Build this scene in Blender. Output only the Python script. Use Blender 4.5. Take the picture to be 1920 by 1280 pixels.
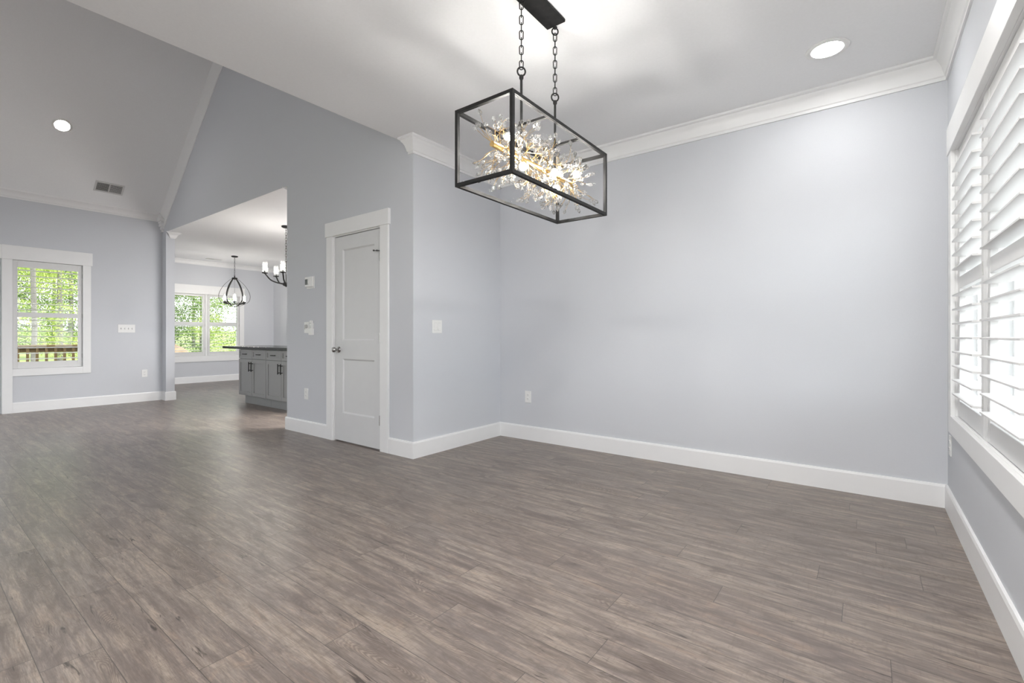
import bpy, bmesh, math, random
from math import sin, cos, pi, radians as R
from mathutils import Vector, Matrix
import numpy as np

for o in list(bpy.data.objects): bpy.data.objects.remove(o, do_unlink=True)
SC = bpy.context.scene; COL = SC.collection

# ---------------------------------------------------------------- camera, sky, sun, exposure
FPX = 879.0
cam_d = bpy.data.cameras.new('camera'); cam = bpy.data.objects.new('camera', cam_d); COL.objects.link(cam)
cam.location = (3.0936, -2.6927, 1.05); cam.rotation_euler = (R(90), 0, 0.646795)
cam_d.sensor_width = 36; cam_d.lens = FPX/1920*36; cam_d.shift_y = -10.44/1920; cam_d.clip_start = .05; cam_d.clip_end = 400
SC.camera = cam
W = bpy.data.worlds.new('sky'); SC.world = W; W.use_nodes = True
bg = W.node_tree.nodes['Background']; bg.inputs[0].default_value = (.94, .965, 1, 1)
# hazy sky, brighter in the east (+X)
_n = W.node_tree.nodes; _l = W.node_tree.links
_tc = _n.new('ShaderNodeTexCoord'); _dp = _n.new('ShaderNodeVectorMath'); _dp.operation = 'DOT_PRODUCT'; _dp.inputs[1].default_value = (.95, 0, .31)
_mx = _n.new('ShaderNodeMath'); _mx.operation = 'MAXIMUM'; _mx.inputs[1].default_value = 0
_pw = _n.new('ShaderNodeMath'); _pw.operation = 'POWER'; _pw.inputs[1].default_value = 2
_ma = _n.new('ShaderNodeMath'); _ma.operation = 'MULTIPLY_ADD'; _ma.inputs[1].default_value = 7.0; _ma.inputs[2].default_value = 3.4
_l.new(_tc.outputs['Generated'], _dp.inputs[0]); _l.new(_dp.outputs['Value'], _mx.inputs[0]); _l.new(_mx.outputs[0], _pw.inputs[0]); _l.new(_pw.outputs[0], _ma.inputs[0]); _l.new(_ma.outputs[0], bg.inputs[1])
sun_d = bpy.data.lights.new('sun', 'SUN'); sun_d.energy = 10.0; sun_d.angle = R(1.5); sun_d.color = (1, .96, .88)
sun = bpy.data.objects.new('sun', sun_d); COL.objects.link(sun)
sun.rotation_euler = Vector((0.0, -.62, -.78)).to_track_quat('-Z', 'Y').to_euler()
vs = SC.view_settings; vs.view_transform = 'Standard'; vs.look = 'None'; vs.exposure = 0.12; vs.gamma = 1; vs.use_curve_mapping = False
SC.cycles.max_bounces = 10; SC.cycles.diffuse_bounces = 6; SC.cycles.transparent_max_bounces = 24
SC.cycles.sample_clamp_indirect = 4.0
SC.cycles.caustics_reflective = False; SC.cycles.caustics_refractive = False
BULB_W = 500.0; CAN_W = 90.0; KBULB_W = 210.0

# unseen disk area lights added at ceiling height as fill, no real fittings
def fill_disk(x, y, z, w, r=.09):
    d = bpy.data.lights.new('ceiling_fill', 'AREA'); d.shape = 'DISK'; d.size = 2*r; d.energy = w; d.color = (1, .98, .95)
    o = bpy.data.objects.new('ceiling_fill', d); COL.objects.link(o); o.location = (x, y, z)
for x, y, w in ((-1.0, 1.2, 125), (-1.2, 2.3, 125), (2.9, -3.6, 32), (.6, -3.6, 26), (2.9, -1.5, 40)): fill_disk(x, y, 2.735, w)
# ---------------------------------------------------------------- helpers
class MB:
    def __init__(s): s.v = []; s.f = []
    def add(s, vs_, fs):
        n = len(s.v); s.v += [tuple(v) for v in vs_]; s.f += [tuple(i+n for i in f) for f in fs]; return s
    def box(s, x0, x1, y0, y1, z0, z1):
        x0, x1 = sorted((x0, x1)); y0, y1 = sorted((y0, y1)); z0, z1 = sorted((z0, z1))
        return s.add([(x0,y0,z0),(x1,y0,z0),(x1,y1,z0),(x0,y1,z0),(x0,y0,z1),(x1,y0,z1),(x1,y1,z1),(x0,y1,z1)],
                     [(0,3,2,1),(4,5,6,7),(0,1,5,4),(1,2,6,5),(2,3,7,6),(3,0,4,7)])
    def prism(s, pts, vec):
        """closed planar loop of 3D points swept along vec"""
        n = len(pts); v = [Vector(p) for p in pts]; v += [p+Vector(vec) for p in v]
        return s.add(v, [tuple(range(n))[::-1], tuple(range(n, 2*n))] + [(i, (i+1)%n, n+(i+1)%n, n+i) for i in range(n)])
    def lathe(s, prof, seg=24, c=(0,0,0), axis='z', cap=True):
        """prof: (r, h) list"""
        vs_ = []; fs = []
        for r, h in prof:
            for k in range(seg):
                a = 2*pi*k/seg; x, y = r*cos(a), r*sin(a)
                p = (x, y, h) if axis == 'z' else ((x, -h, y) if axis == 'y' else (h, x, y))
                vs_.append((p[0]+c[0], p[1]+c[1], p[2]+c[2]))
        for i in range(len(prof)-1):
            for k in range(seg):
                a, b = i*seg+k, i*seg+(k+1)%seg
                fs.append((a, b, b+seg, a+seg))
        if cap:
            fs.append(tuple(range(seg))[::-1]); m = (len(prof)-1)*seg; fs.append(tuple(range(m, m+seg)))
        return s.add(vs_, fs)
    def tube(s, pts, r, seg=8, closed=False, taper=None):
        P = [Vector(p) for p in pts]; n = len(P); vs_ = []; fs = []
        up = None
        for i in range(n):
            if closed: d = P[(i+1)%n]-P[i-1]
            else: d = P[min(i+1, n-1)]-P[max(i-1, 0)]
            d.normalize()
            if up is None:
                up = Vector((0,0,1)) if abs(d.z) < .9 else Vector((1,0,0))
            u = (up - d*up.dot(d))
            if u.length < 1e-4: u = d.orthogonal()
            u.normalize(); w = d.cross(u); up = u
            rr = r if taper is None else r*(1+(taper-1)*i/max(n-1,1))
            for k in range(seg):
                a = 2*pi*k/seg; vs_.append(P[i]+u*(rr*cos(a))+w*(rr*sin(a)))
        m = n if closed else n-1
        for i in range(m):
            for k in range(seg):
                a, b = i*seg+k, i*seg+(k+1)%seg; j = ((i+1)%n)*seg
                fs.append((a, b, j+(k+1)%seg, j+k))
        if not closed:
            fs.append(tuple(range(seg))[::-1]); fs.append(tuple(range((n-1)*seg, n*seg)))
        return s.add(vs_, fs)
    def sphere(s, c, r, seg=16, rings=10, sz=1):
        prof = [(max(r*sin(pi*i/rings), 1e-5), -r*sz*cos(pi*i/rings)) for i in range(rings+1)]
        return s.lathe(prof, seg, c)
    def sweep(s, prof, path, flare0=0, flare1=0):
        """profile (offset to the right of travel, z) swept along a 2D path with mitres; flare = outward mitre at an end"""
        n = len(path); rings = []
        P = [Vector(p) for p in path]
        dirs = [(P[i+1]-P[i]).normalized() for i in range(n-1)]
        nr = [Vector((d.y, -d.x)) for d in dirs]
        for i in range(n):
            ring = []
            for o_, z in prof:
                if i == 0: q = P[0]+nr[0]*o_-dirs[0]*(o_*flare0)
                elif i == n-1: q = P[-1]+nr[-1]*o_+dirs[-1]*(o_*flare1)
                else:
                    a, b = nr[i-1], nr[i]; k = 1+a.dot(b); q = P[i]+(a+b)*(o_/k)
                ring.append((q.x, q.y, z))
            rings.append(ring)
        m = len(prof); vs_ = [p for r_ in rings for p in r_]; fs = []
        for i in range(n-1):
            for k in range(m):
                fs.append((i*m+k, (i+1)*m+k, (i+1)*m+(k+1)%m, i*m+(k+1)%m))
        fs.append(tuple(range(m))); fs.append(tuple(range((n-1)*m, n*m))[::-1])
        return s.add(vs_, fs)

def obj(name, mb, mat, parent=None, smooth=None, bevel=None, loc=None, rz=0):
    me = bpy.data.meshes.new(name); me.from_pydata(mb.v, [], mb.f); me.update()
    bm = bmesh.new(); bm.from_mesh(me); bmesh.ops.recalc_face_normals(bm, faces=bm.faces)
    if smooth is not None:
        for f in bm.faces: f.smooth = True
        for e in bm.edges:
            if len(e.link_faces) == 2 and e.calc_face_angle(0) > R(smooth): e.smooth = False
    bm.to_mesh(me); bm.free()
    me.materials.append(mat)
    o = bpy.data.objects.new(name, me); COL.objects.link(o)
    if parent: o.parent = parent
    if loc: o.location = loc
    if rz: o.rotation_euler[2] = rz
    if bevel:
        b = o.modifiers.new('bevel', 'BEVEL'); b.width = bevel; b.segments = 2; b.limit_method = 'ANGLE'; b.angle_limit = R(40)
    return o
def tag(o, label=None, cat=None, group=None, kind=None):
    if label: o['label'] = label
    if cat: o['category'] = cat
    if group: o['group'] = group
    if kind: o['kind'] = kind
    return o
def empty(name, loc, rz=0, **k):
    o = bpy.data.objects.new(name, None); COL.objects.link(o); o.location = loc; o.rotation_euler[2] = rz; o.empty_display_size = .1
    return tag(o, **k)
def struct(name, mb, mat, **k):
    return tag(obj(name, mb, mat, **k), kind='structure')
def copy_tree(o, parent=None):
    c = o.copy(); COL.objects.link(c); c.parent = parent
    for ch in list(o.children): copy_tree(ch, c)
    return c

# ---------------------------------------------------------------- materials
def mat(name, color, rough=.5, metal=0, spec=.5, emit=None, estr=0):
    m = bpy.data.materials.new(name); m.use_nodes = True; b = m.node_tree.nodes['Principled BSDF']
    b.inputs['Base Color'].default_value = (*color, 1); b.inputs['Roughness'].default_value = rough
    b.inputs['Metallic'].default_value = metal; b.inputs['Specular IOR Level'].default_value = spec
    if emit: b.inputs['Emission Color'].default_value = (*emit, 1); b.inputs['Emission Strength'].default_value = estr
    return m
def noisy(m, scale, amt, bump=0, detail=4, stretch=(1,1,1)):
    """small tonal mottling plus optional bump on a plain material"""
    nt = m.node_tree; N = nt.nodes; L = nt.links; b = N['Principled BSDF']
    tc = N.new('ShaderNodeTexCoord'); mp = N.new('ShaderNodeMapping'); mp.inputs['Scale'].default_value = stretch
    nz = N.new('ShaderNodeTexNoise'); nz.inputs['Scale'].default_value = scale; nz.inputs['Detail'].default_value = detail
    L.new(tc.outputs['Object'], mp.inputs[0]); L.new(mp.outputs[0], nz.inputs['Vector'])
    c = b.inputs['Base Color'].default_value[:3]
    rp = N.new('ShaderNodeValToRGB'); rp.color_ramp.elements[0].position = .3; rp.color_ramp.elements[1].position = .7
    rp.color_ramp.elements[0].color = (*[x*(1-amt) for x in c], 1); rp.color_ramp.elements[1].color = (*[min(1, x*(1+amt)) for x in c], 1)
    L.new(nz.outputs['Fac'], rp.inputs[0]); L.new(rp.outputs[0], b.inputs['Base Color'])
    if bump:
        bp = N.new('ShaderNodeBump'); bp.inputs['Strength'].default_value = bump; bp.inputs['Distance'].default_value = .002
        L.new(nz.outputs['Fac'], bp.inputs['Height']); L.new(bp.outputs[0], b.inputs['Normal'])
    return m
M = {}
M['wall'] = noisy(mat('wall_paint', (.581, .596, .627), .75, spec=.3), 180, .012, .05)
M['ceil'] = noisy(mat('ceiling_paint', (.81, .815, .825), .9, spec=.2), 60, .012, .05)
M['trim'] = noisy(mat('trim_enamel', (.80, .803, .805), .38, spec=.45), 9, .008)
M['door'] = noisy(mat('door_enamel', (.655, .66, .665), .42, spec=.45), 9, .01)
M['shut'] = noisy(mat('shutter_enamel', (.70, .70, .70), .35, spec=.4), 9, .006)
M['plastic'] = noisy(mat('white_plastic', (.78, .78, .77), .35), 40, .006)
M['plastic_dk'] = noisy(mat('grey_plastic', (.45, .45, .44), .4), 40, .01)
M['slot'] = noisy(mat('dark_slot', (.06, .06, .06), .6), 40, .05)
M['screen'] = noisy(mat('lcd_screen', (.10, .11, .105), .2), 60, .1)
M['iron'] = noisy(mat('dark_bronze_iron', (.014, .0138, .0138), .6, 0, .2), 30, .25, .05)
M['chrome'] = noisy(mat('satin_nickel', (.42, .41, .40), .18, 1), 50, .04)
M['gold'] = noisy(mat('brushed_gold', (.62, .42, .17), .3, 1), 60, .08)
M['cab'] = noisy(mat('grey_cabinet_paint', (.30, .305, .30), .45), 20, .015)
M['granite'] = noisy(mat('black_granite', (.012, .015, .014), .22, 0, .3), 220, .7)
M['deck'] = noisy(mat('treated_lumber', (.135, .09, .035), .8), 14, .25, .1, 5, (1,6,1))
M['bark'] = noisy(mat('pale_bark', (.12, .11, .10), .9), 7, .25, .2, 5, (1,1,.3))
M['dirt'] = noisy(mat('tan_dirt', (.15, .10, .06), .95), 5, .2, .3)
M['siding'] = noisy(mat('white_siding', (.125, .126, .128), .7), 3, .01)
M['winglass'] = mat('dark_window_glass', (.05, .055, .06), .08)
M['yard'] = noisy(mat('gravel_yard', (.22, .215, .205), .95), 3, .2, .3)
M['bounce'] = noisy(mat('bounce_ground_pale', (.72, .715, .70), .9), 1.2, .08, .1)  # kept pale so the unseen rear ground throws light indoors
M['lawn'] = noisy(mat('lawn_grass', (.13, .17, .045), .9), 1.5, .35, .3, 8)
M['vent'] = noisy(mat('vent_enamel', (.60, .60, .60), .5), 20, .01)
M['lens'] = mat('lamp_lens', (1, 1, 1), .5, emit=(1, .985, .96), estr=CAN_W)
M['bulb'] = mat('warm_bulb', (1, 1, 1), .5, emit=(1, .965, .91), estr=BULB_W)
M['kbulb'] = mat('candle_bulb', (1, 1, 1), .5, emit=(1, .95, .88), estr=KBULB_W)

def glass_sheet(name, refl, tint=(1,1,1), cloud=0):
    """clear thin pane: see-through with a Fresnel reflection"""
    m = bpy.data.materials.new(name); m.use_nodes = True; nt = m.node_tree; N = nt.nodes; L = nt.links
    N.remove(N['Principled BSDF']); out = N['Material Output']
    t = N.new('ShaderNodeBsdfTransparent'); t.inputs[0].default_value = (*tint, 1)
    g = N.new('ShaderNodeBsdfGlossy'); g.inputs['Roughness'].default_value = .02
    lw = N.new('ShaderNodeLayerWeight'); lw.inputs['Blend'].default_value = .5
    fr = N.new('ShaderNodeMath'); fr.operation = 'POWER'; fr.inputs[1].default_value = 4.0; L.new(lw.outputs['Facing'], fr.inputs[0])
    mu = N.new('ShaderNodeMath'); mu.operation = 'MULTIPLY_ADD'; mu.inputs[1].default_value = refl*.6; mu.inputs[2].default_value = refl*.03
    mx = N.new('ShaderNodeMixShader'); L.new(fr.outputs[0], mu.inputs[0]); L.new(mu.outputs[0], mx.inputs[0])
    src = t.outputs[0]
    if cloud:
        tl = N.new('ShaderNodeBsdfTranslucent'); m3 = N.new('ShaderNodeMixShader'); m3.inputs[0].default_value = cloud
        L.new(t.outputs[0], m3.inputs[1]); L.new(tl.outputs[0], m3.inputs[2]); src = m3.outputs[0]
    L.new(src, mx.inputs[1]); L.new(g.outputs[0], mx.inputs[2]); L.new(mx.outputs[0], out.inputs[0])
    return m
M['pane'] = glass_sheet('window_glass', .5, (.97, .985, .98))
M['boxglass'] = glass_sheet('lantern_glass', .006, (.985, .985, .985))
M['shade'] = glass_sheet('clear_glass_shade', 1.0, (.96, .96, .96), .02)
def crystal_mat():
    m = bpy.data.materials.new('cut_crystal'); m.use_nodes = True; nt = m.node_tree; N = nt.nodes; L = nt.links
    N.remove(N['Principled BSDF']); out = N['Material Output']
    g = N.new('ShaderNodeBsdfGlass'); g.inputs['IOR'].default_value = 1.55; g.inputs['Roughness'].default_value = .03
    g.inputs['Color'].default_value = (1, .995, .98, 1)
    t = N.new('ShaderNodeBsdfTransparent'); t.inputs[0].default_value = (.95, .95, .95, 1)
    tl = N.new('ShaderNodeBsdfTranslucent'); tl.inputs[0].default_value = (.9, .9, .9, 1)
    m1 = N.new('ShaderNodeMixShader'); m1.inputs[0].default_value = .3; L.new(g.outputs[0], m1.inputs[1]); L.new(t.outputs[0], m1.inputs[2])
    m2 = N.new('ShaderNodeMixShader'); m2.inputs[0].default_value = .13; L.new(m1.outputs[0], m2.inputs[1]); L.new(tl.outputs[0], m2.inputs[2])
    L.new(m2.outputs[0], out.inputs[0]); return m
M['crystal'] = crystal_mat()

def leaf_mat(name, c1, c2):
    m = bpy.data.materials.new(name); m.use_nodes = True; nt = m.node_tree; N = nt.nodes; L = nt.links
    N.remove(N['Principled BSDF']); out = N['Material Output']
    geo = N.new('ShaderNodeNewGeometry'); rp = N.new('ShaderNodeValToRGB')
    rp.color_ramp.elements[0].color = (*c1, 1); rp.color_ramp.elements[1].color = (*c2, 1)
    L.new(geo.outputs['Random Per Island'], rp.inputs[0])
    d = N.new('ShaderNodeBsdfDiffuse'); t = N.new('ShaderNodeBsdfTranslucent'); mx = N.new('ShaderNodeMixShader'); mx.inputs[0].default_value = .45
    L.new(rp.outputs[0], d.inputs[0]); L.new(rp.outputs[0], t.inputs[0]); L.new(d.outputs[0], mx.inputs[1]); L.new(t.outputs[0], mx.inputs[2])
    L.new(mx.outputs[0], out.inputs[0]); return m
M['leaf'] = leaf_mat('leaf_green', (.055, .11, .025), (.28, .37, .11))
M['leaf_light'] = leaf_mat('leaf_lime', (.15, .22, .04), (.46, .52, .18))
M['leaf_dark'] = leaf_mat('leaf_deep', (.022, .05, .015), (.15, .22, .075))

def floor_mat():
    m = bpy.data.materials.new('wood_plank_floor'); m.use_nodes = True; nt = m.node_tree; N = nt.nodes; L = nt.links
    b = N['Principled BSDF']
    def math_(op, a, c=None, d=None):
        n = N.new('ShaderNodeMath'); n.operation = op
        for i, x in enumerate((a, c, d)):
            if x is None: continue
            if isinstance(x, (int, float)): n.inputs[i].default_value = x
            else: L.new(x, n.inputs[i])
        return n.outputs[0]
    def noise(vec, scale, detail=3, rough=.5, dist=0):
        n = N.new('ShaderNodeTexNoise'); n.inputs['Scale'].default_value = scale; n.inputs['Detail'].default_value = detail
        n.inputs['Roughness'].default_value = rough; n.inputs['Distortion'].default_value = dist; L.new(vec, n.inputs['Vector']); return n.outputs['Fac']
    def vec(x, y, z):
        n = N.new('ShaderNodeCombineXYZ')
        for i, a in enumerate((x, y, z)):
            if isinstance(a, (int, float)): n.inputs[i].default_value = a
            else: L.new(a, n.inputs[i])
        return n.outputs[0]
    def ramp(f, stops, const=False):
        n = N.new('ShaderNodeValToRGB'); cr = n.color_ramp
        if const: cr.interpolation = 'CONSTANT'
        while len(cr.elements) < len(stops): cr.elements.new(.5)
        for e, (p, c) in zip(cr.elements, stops): e.position = p; e.color = (*c, 1) if not isinstance(c, (int, float)) else (c, c, c, 1)
        L.new(f, n.inputs[0]); return n.outputs[0]
    def mix(f, a, c, mode='MIX'):
        n = N.new('ShaderNodeMix'); n.data_type = 'RGBA'; n.blend_type = mode
        if isinstance(f, (int, float)): n.inputs[0].default_value = f
        else: L.new(f, n.inputs[0])
        for i, x in ((6, a), (7, c)):
            if isinstance(x, tuple): n.inputs[i].default_value = (*x, 1)
            else: L.new(x, n.inputs[i])
        return n.outputs[2]
    tc = N.new('ShaderNodeTexCoord'); sp = N.new('ShaderNodeSeparateXYZ'); L.new(tc.outputs['Object'], sp.inputs[0])
    X, Y = sp.outputs[0], sp.outputs[1]
    PW, PL = .1522, 1.218
    yr = math_('DIVIDE', math_('ADD', Y, 2.262+PW*10), PW)         # row 10 starts at Y=-2.262
    row = math_('FLOOR', yr); fy = math_('SUBTRACT', yr, row)
    known = {9: 1.038, 10: .563, 11: .203, 12: .841, 13: .409, 14: 1.027, 15: .598, 16: 1.162, 17: .457, 18: 1.083, 19: .721, 20: .177, 21: .586, 22: 1.157, 23: .488, 24: .846, 26: .697, 29: .956}
    rnd = random.Random(4)
    stops = [(i/32+.0005 if i else 0, (known.get(i, rnd.random()*PL))/PL) for i in range(32)]
    off = ramp(math_('DIVIDE', math_('ADD', row, .3), 32), stops, True)
    off.node.color_ramp.interpolation = 'CONSTANT'
    osep = N.new('ShaderNodeSeparateColor'); L.new(off, osep.inputs[0])
    ux = math_('ADD', math_('SUBTRACT', math_('DIVIDE', X, PL), osep.outputs[0]), 20)
    col = math_('FLOOR', ux); fx = math_('SUBTRACT', ux, col)
    wn = N.new('ShaderNodeTexWhiteNoise'); wn.noise_dimensions = '2D'; L.new(vec(row, col, 0), wn.inputs['Vector'])
    r1 = wn.outputs['Value']; rs = N.new('ShaderNodeSeparateColor'); L.new(wn.outputs['Color'], rs.inputs[0])
    r2, r3 = rs.outputs[1], rs.outputs[2]
    xo = math_('ADD', X, math_('MULTIPLY', r2, 37)); yo = math_('ADD', Y, math_('MULTIPLY', r3, 19))
    # cathedral figure: contour lines of a stretched field
    fld = noise(vec(math_('MULTIPLY', xo, 1.5), math_('MULTIPLY', yo, 8), r1), 1.0, 2, .5, .15)
    rings = math_('SINE', math_('MULTIPLY', fld, 380))
    rings = math_('MULTIPLY', math_('ADD', rings, 1), .5)
    where = ramp(noise(vec(math_('MULTIPLY', xo, 1.1), math_('MULTIPLY', yo, 5), 3.3), 1.4, 2), [(.53, 0), (.68, 1)])
    fine = noise(vec(math_('MULTIPLY', xo, 22), math_('MULTIPLY', yo, 280), r1), 1, 4, .7)
    mid = noise(vec(math_('MULTIPLY', xo, 4.5), math_('MULTIPLY', yo, 42), r1), 1, 8, .68, .5)
    blot = noise(vec(math_('MULTIPLY', xo, 2.8), math_('MULTIPLY', yo, 9), r1), 1.3, 7, .66, .9)
    cross = noise(vec(math_('MULTIPLY', xo, 95), math_('MULTIPLY', yo, 14), r1), 1, 2, .5, .4)
    base = ramp(r1, [(0, (0.232, 0.190, 0.164)), (.5, (0.262, 0.220, 0.190)), (1, (0.292, 0.246, 0.214))])
    base = mix(math_('MULTIPLY', r2, .45), base, (0.238, 0.208, 0.194))
    tone = noise(vec(math_('MULTIPLY', xo, 1.6), math_('MULTIPLY', yo, 17), 1.7), 1.2, 5, .6, .4)
    base = mix(math_('MULTIPLY', ramp(tone, [(.42, 1), (.56, 0)]), .55), base, (0.148, 0.125, 0.118))
    base = mix(math_('MULTIPLY', ramp(tone, [(.52, 0), (.66, 1)]), .55), base, (0.365, 0.302, 0.245))
    c = mix(math_('MULTIPLY', ramp(mid, [(.34, 1), (.54, 0)]), .8), base, (0.131, 0.101, 0.085))
    c = mix(math_('MULTIPLY', ramp(mid, [(.52, 0), (.70, 1)]), .6), c, (0.425, 0.334, 0.265))
    c = mix(math_('MULTIPLY', ramp(blot, [(.515, 0), (.66, 1)]), .7), c, (0.104, 0.082, 0.074))
    c = mix(math_('MULTIPLY', ramp(blot, [(.28, 1), (.43, 0)]), .45), c, (0.404, 0.289, 0.213))
    c = mix(math_('MULTIPLY', math_('MULTIPLY', rings, where), .7), c, (0.099, 0.074, 0.062))
    c = mix(math_('MULTIPLY', ramp(fine, [(.35, 1), (.6, 0)]), .5), c, (0.102, 0.078, 0.065))
    c = mix(math_('MULTIPLY', ramp(cross, [(.56, 0), (.70, 1)]), .28), c, (0.119, 0.094, 0.082))
    # short dark checks and knots
    chk = noise(vec(math_('MULTIPLY', xo, 4.2), math_('MULTIPLY', yo, 40), 7.7), 1.2, 4, .55, 1.2)
    c = mix(ramp(chk, [(.65, 0), (.72, .85)]), c, (0.038, 0.029, 0.026))
    # seams
    ey = math_('MULTIPLY', math_('MINIMUM', fy, math_('SUBTRACT', 1, fy)), PW)
    ex = math_('MULTIPLY', math_('MINIMUM', fx, math_('SUBTRACT', 1, fx)), PL)
    seam = math_('LESS_THAN', math_('MINIMUM', ey, ex), .0011)
    c = mix(math_('MULTIPLY', seam, .75), c, (.035, .031, .030))
    L.new(c, b.inputs['Base Color'])
    rg = math_('ADD', .26, math_('MULTIPLY', mid, .16)); L.new(rg, b.inputs['Roughness'])
    b.inputs['Specular IOR Level'].default_value = .5
    hgt = math_('SUBTRACT', math_('ADD', math_('MULTIPLY', fine, .4), math_('MULTIPLY', mid, .6)), math_('MULTIPLY', seam, 1.5))
    bp = N.new('ShaderNodeBump'); bp.inputs['Strength'].default_value = .12; bp.inputs['Distance'].default_value = .0015
    L.new(hgt, bp.inputs['Height']); L.new(bp.outputs[0], b.inputs['Normal'])
    return m
M['floor'] = floor_mat()

# ---------------------------------------------------------------- the setting
XL, XR, YB, H, HK = -6.164, 3.492, 1.194, 2.752, 2.743
KX, KY = -8.9, 3.154                      # far kitchen wall, end wall of the kitchen
ZW, SL = 2.967, .8333                     # vault plate height and slope
XE = -.145                                 # edge of the flat dining ceiling
RIDX = (XL+XE)/2; RIDZ = ZW+SL*(RIDX-XL)
struct('floor', MB().box(-6.28, 3.62, -6, .12, -.12, 0).box(-.12, 3.62, .12, 1.32, -.12, 0).box(-9.02, -.12, .12, 3.3, -.12, 0), M['floor'])
struct('ceiling', MB().box(XE, 3.62, -6, 1.32, H, H+.1), M['ceil'])
struct('ceiling_kitchen', MB().box(-9.02, -.12, .12, 3.3, HK, HK+.1).box(-5.987, -2.123, .0005, .1195, HK-.004, HK-.0005), M['ceil'])
x0, x1 = XL-.116, XE+.1
zL, zR = ZW+SL*(x0-XL), RIDZ-SL*(x1-RIDX)
struct('ceiling_vault', MB().prism([(x0,-6,zL),(RIDX,-6,RIDZ),(x1,-6,zR),(x1,-6,zR+.1),(RIDX,-6,RIDZ+.1),(x0,-6,zL+.1)], (0,6.12,0)), M['ceil'])
struct('wall_beam', MB().box(XE, XE+.1, -6, 0, H+.1, RIDZ-SL*(XE+.1-RIDX)), M['wall'])
OP0, OP1 = -5.988, -2.122                 # wide opening to the kitchen
DX0, DX1, DZ = -1.178, -.432, 2.045       # closet door opening
mb = MB().box(XL, OP0, 0, .12, 0, HK).box(OP1, DX0-.014, 0, .12, 0, HK).box(DX0-.014, DX1+.014, 0, .12, DZ+.008, HK).box(DX1+.014, 0, 0, .12, 0, HK)
mb.box(XE, 0, 0, .12, HK, H+.05)
mb.prism([(XL,0,HK),(XE,0,HK),(XE,0,RIDZ-SL*(XE-RIDX)),(RIDX,0,RIDZ),(XL,0,ZW)], (0,.12,0))
struct('wall_gable', mb, M['wall'])
struct('wall_rear', MB().box(XL-.116, -4.5, -6.12, -6, 0, H).box(-2.9, .2, -6.12, -6, 0, H).box(-4.5, -2.9, -6.12, -6, 2.1, H).box(3.25, XR+.12, -6.12, -6, 0, H).box(.2, 3.25, -6.12, -6, 0, .3).box(.2, 3.25, -6.12, -6, 2.6, H).prism([(XL,-6.12,H),(XE,-6.12,H),(XE,-6.12,RIDZ-SL*(XE-RIDX)),(RIDX,-6.12,RIDZ),(XL,-6.12,ZW)], (0,.12,0)), M['wall'])
struct('wall_return', MB().box(-.12, 0, .12, YB+.12, 0, H), M['wall'])
struct('wall_back', MB().box(0, XR+.12, YB, YB+.12, 0, H), M['wall'])
struct('wall_closet', MB().box(DX0-.06, DX1+.06, .7, .76, 0, H), M['wall'])
WZ0, WZ1 = .60, 2.09
RY0, RY1 = -.647, .893
hg = .0115
mb = MB().box(XR, XR+.12, -6, RY0-hg, 0, H).box(XR, XR+.12, RY1+hg, YB, 0, H).box(XR, XR+.12, RY0-hg, RY1+hg, 0, WZ0-hg).box(XR, XR+.12, RY0-hg, RY1+hg, WZ1+hg, H)
struct('wall_right', mb, M['wall'])
LY0, LY1 = -1.700, -.984
PD0, PD1 = -3.65, -1.81                    # patio door beside the left window
mb = MB().box(XL-.116, XL, -6, PD0, 0, ZW).box(XL-.116, XL, PD1, LY0-hg, 0, ZW).box(XL-.116, XL, LY1+hg, .12, 0, ZW)
mb.box(XL-.116, XL, LY0-hg, LY1+hg, 0, WZ0-hg).box(XL-.116, XL, LY0-hg, LY1+hg, WZ1+hg, ZW).box(XL-.116, XL, PD0, PD1, WZ1, ZW)
struct('wall_left', mb, M['wall'])
KZ0, KZ1 = .60, 1.99
K0, K1 = .935, 2.34
mb = MB().box(KX-.12, KX, 0, K0-hg, 0, H).box(KX-.12, KX, K1+hg, KY+.12, 0, H).box(KX-.12, KX, K0-hg, K1+hg, 0, KZ0-hg).box(KX-.12, KX, K0-hg, K1+hg, KZ1+hg, H)
struct('wall_kitchen', mb, M['wall'])
struct('wall_nook', MB().box(KX, XL-.116, 0, .12, 0, H), M['wall'])
struct('wall_end', MB().box(KX, -.12, KY, KY+.12, 0, H), M['wall'])

# crown moulding and baseboards
def crown_prof(zt, drop, d):
    P = [(0,-1),(.15,-1),(.15,-.86),(.25,-.82),(.30,-.70),(.42,-.48),(.58,-.32),(.74,-.24),(.78,-.16),(.88,-.15),(1,-.10),(1,0),(0,0)]
    return [(a*d, zt+z*drop) for a, z in P]
struct('trim_1', MB().sweep(crown_prof(H, .140, .073), [(-.045,0),(0,0),(0,YB),(XR,YB),(XR,-6)], flare0=1), M['trim'], smooth=35)
kp = [(OP0,.062),(OP0,.12),(KX,.12),(KX,KY),(-.3,KY)]
struct('trim_2', MB().sweep(crown_prof(HK, .095, .078), kp, flare0=1), M['trim'], smooth=35)
struct('trim_3', MB().sweep(crown_prof(HK, .095, .078), [(-.3,.12),(OP1,.12),(OP1,.062)], flare1=1), M['trim'], smooth=35)
# crown under the sloped ceiling on the left wall
zc = lambda d: ZW+SL*d
lp = [(0,2.918),(.012,2.918),(.012,2.936),(.022,2.942),(.03,2.962),(.048,2.988),(.06,2.996),(.066,3.004),(.08,3.010),(.08,zc(.08)),(0,zc(0))]
struct('trim_4', MB().prism([(XL+a,-6,z) for a, z in lp], (0,5.93,0)), M['trim'], smooth=35)
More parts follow.
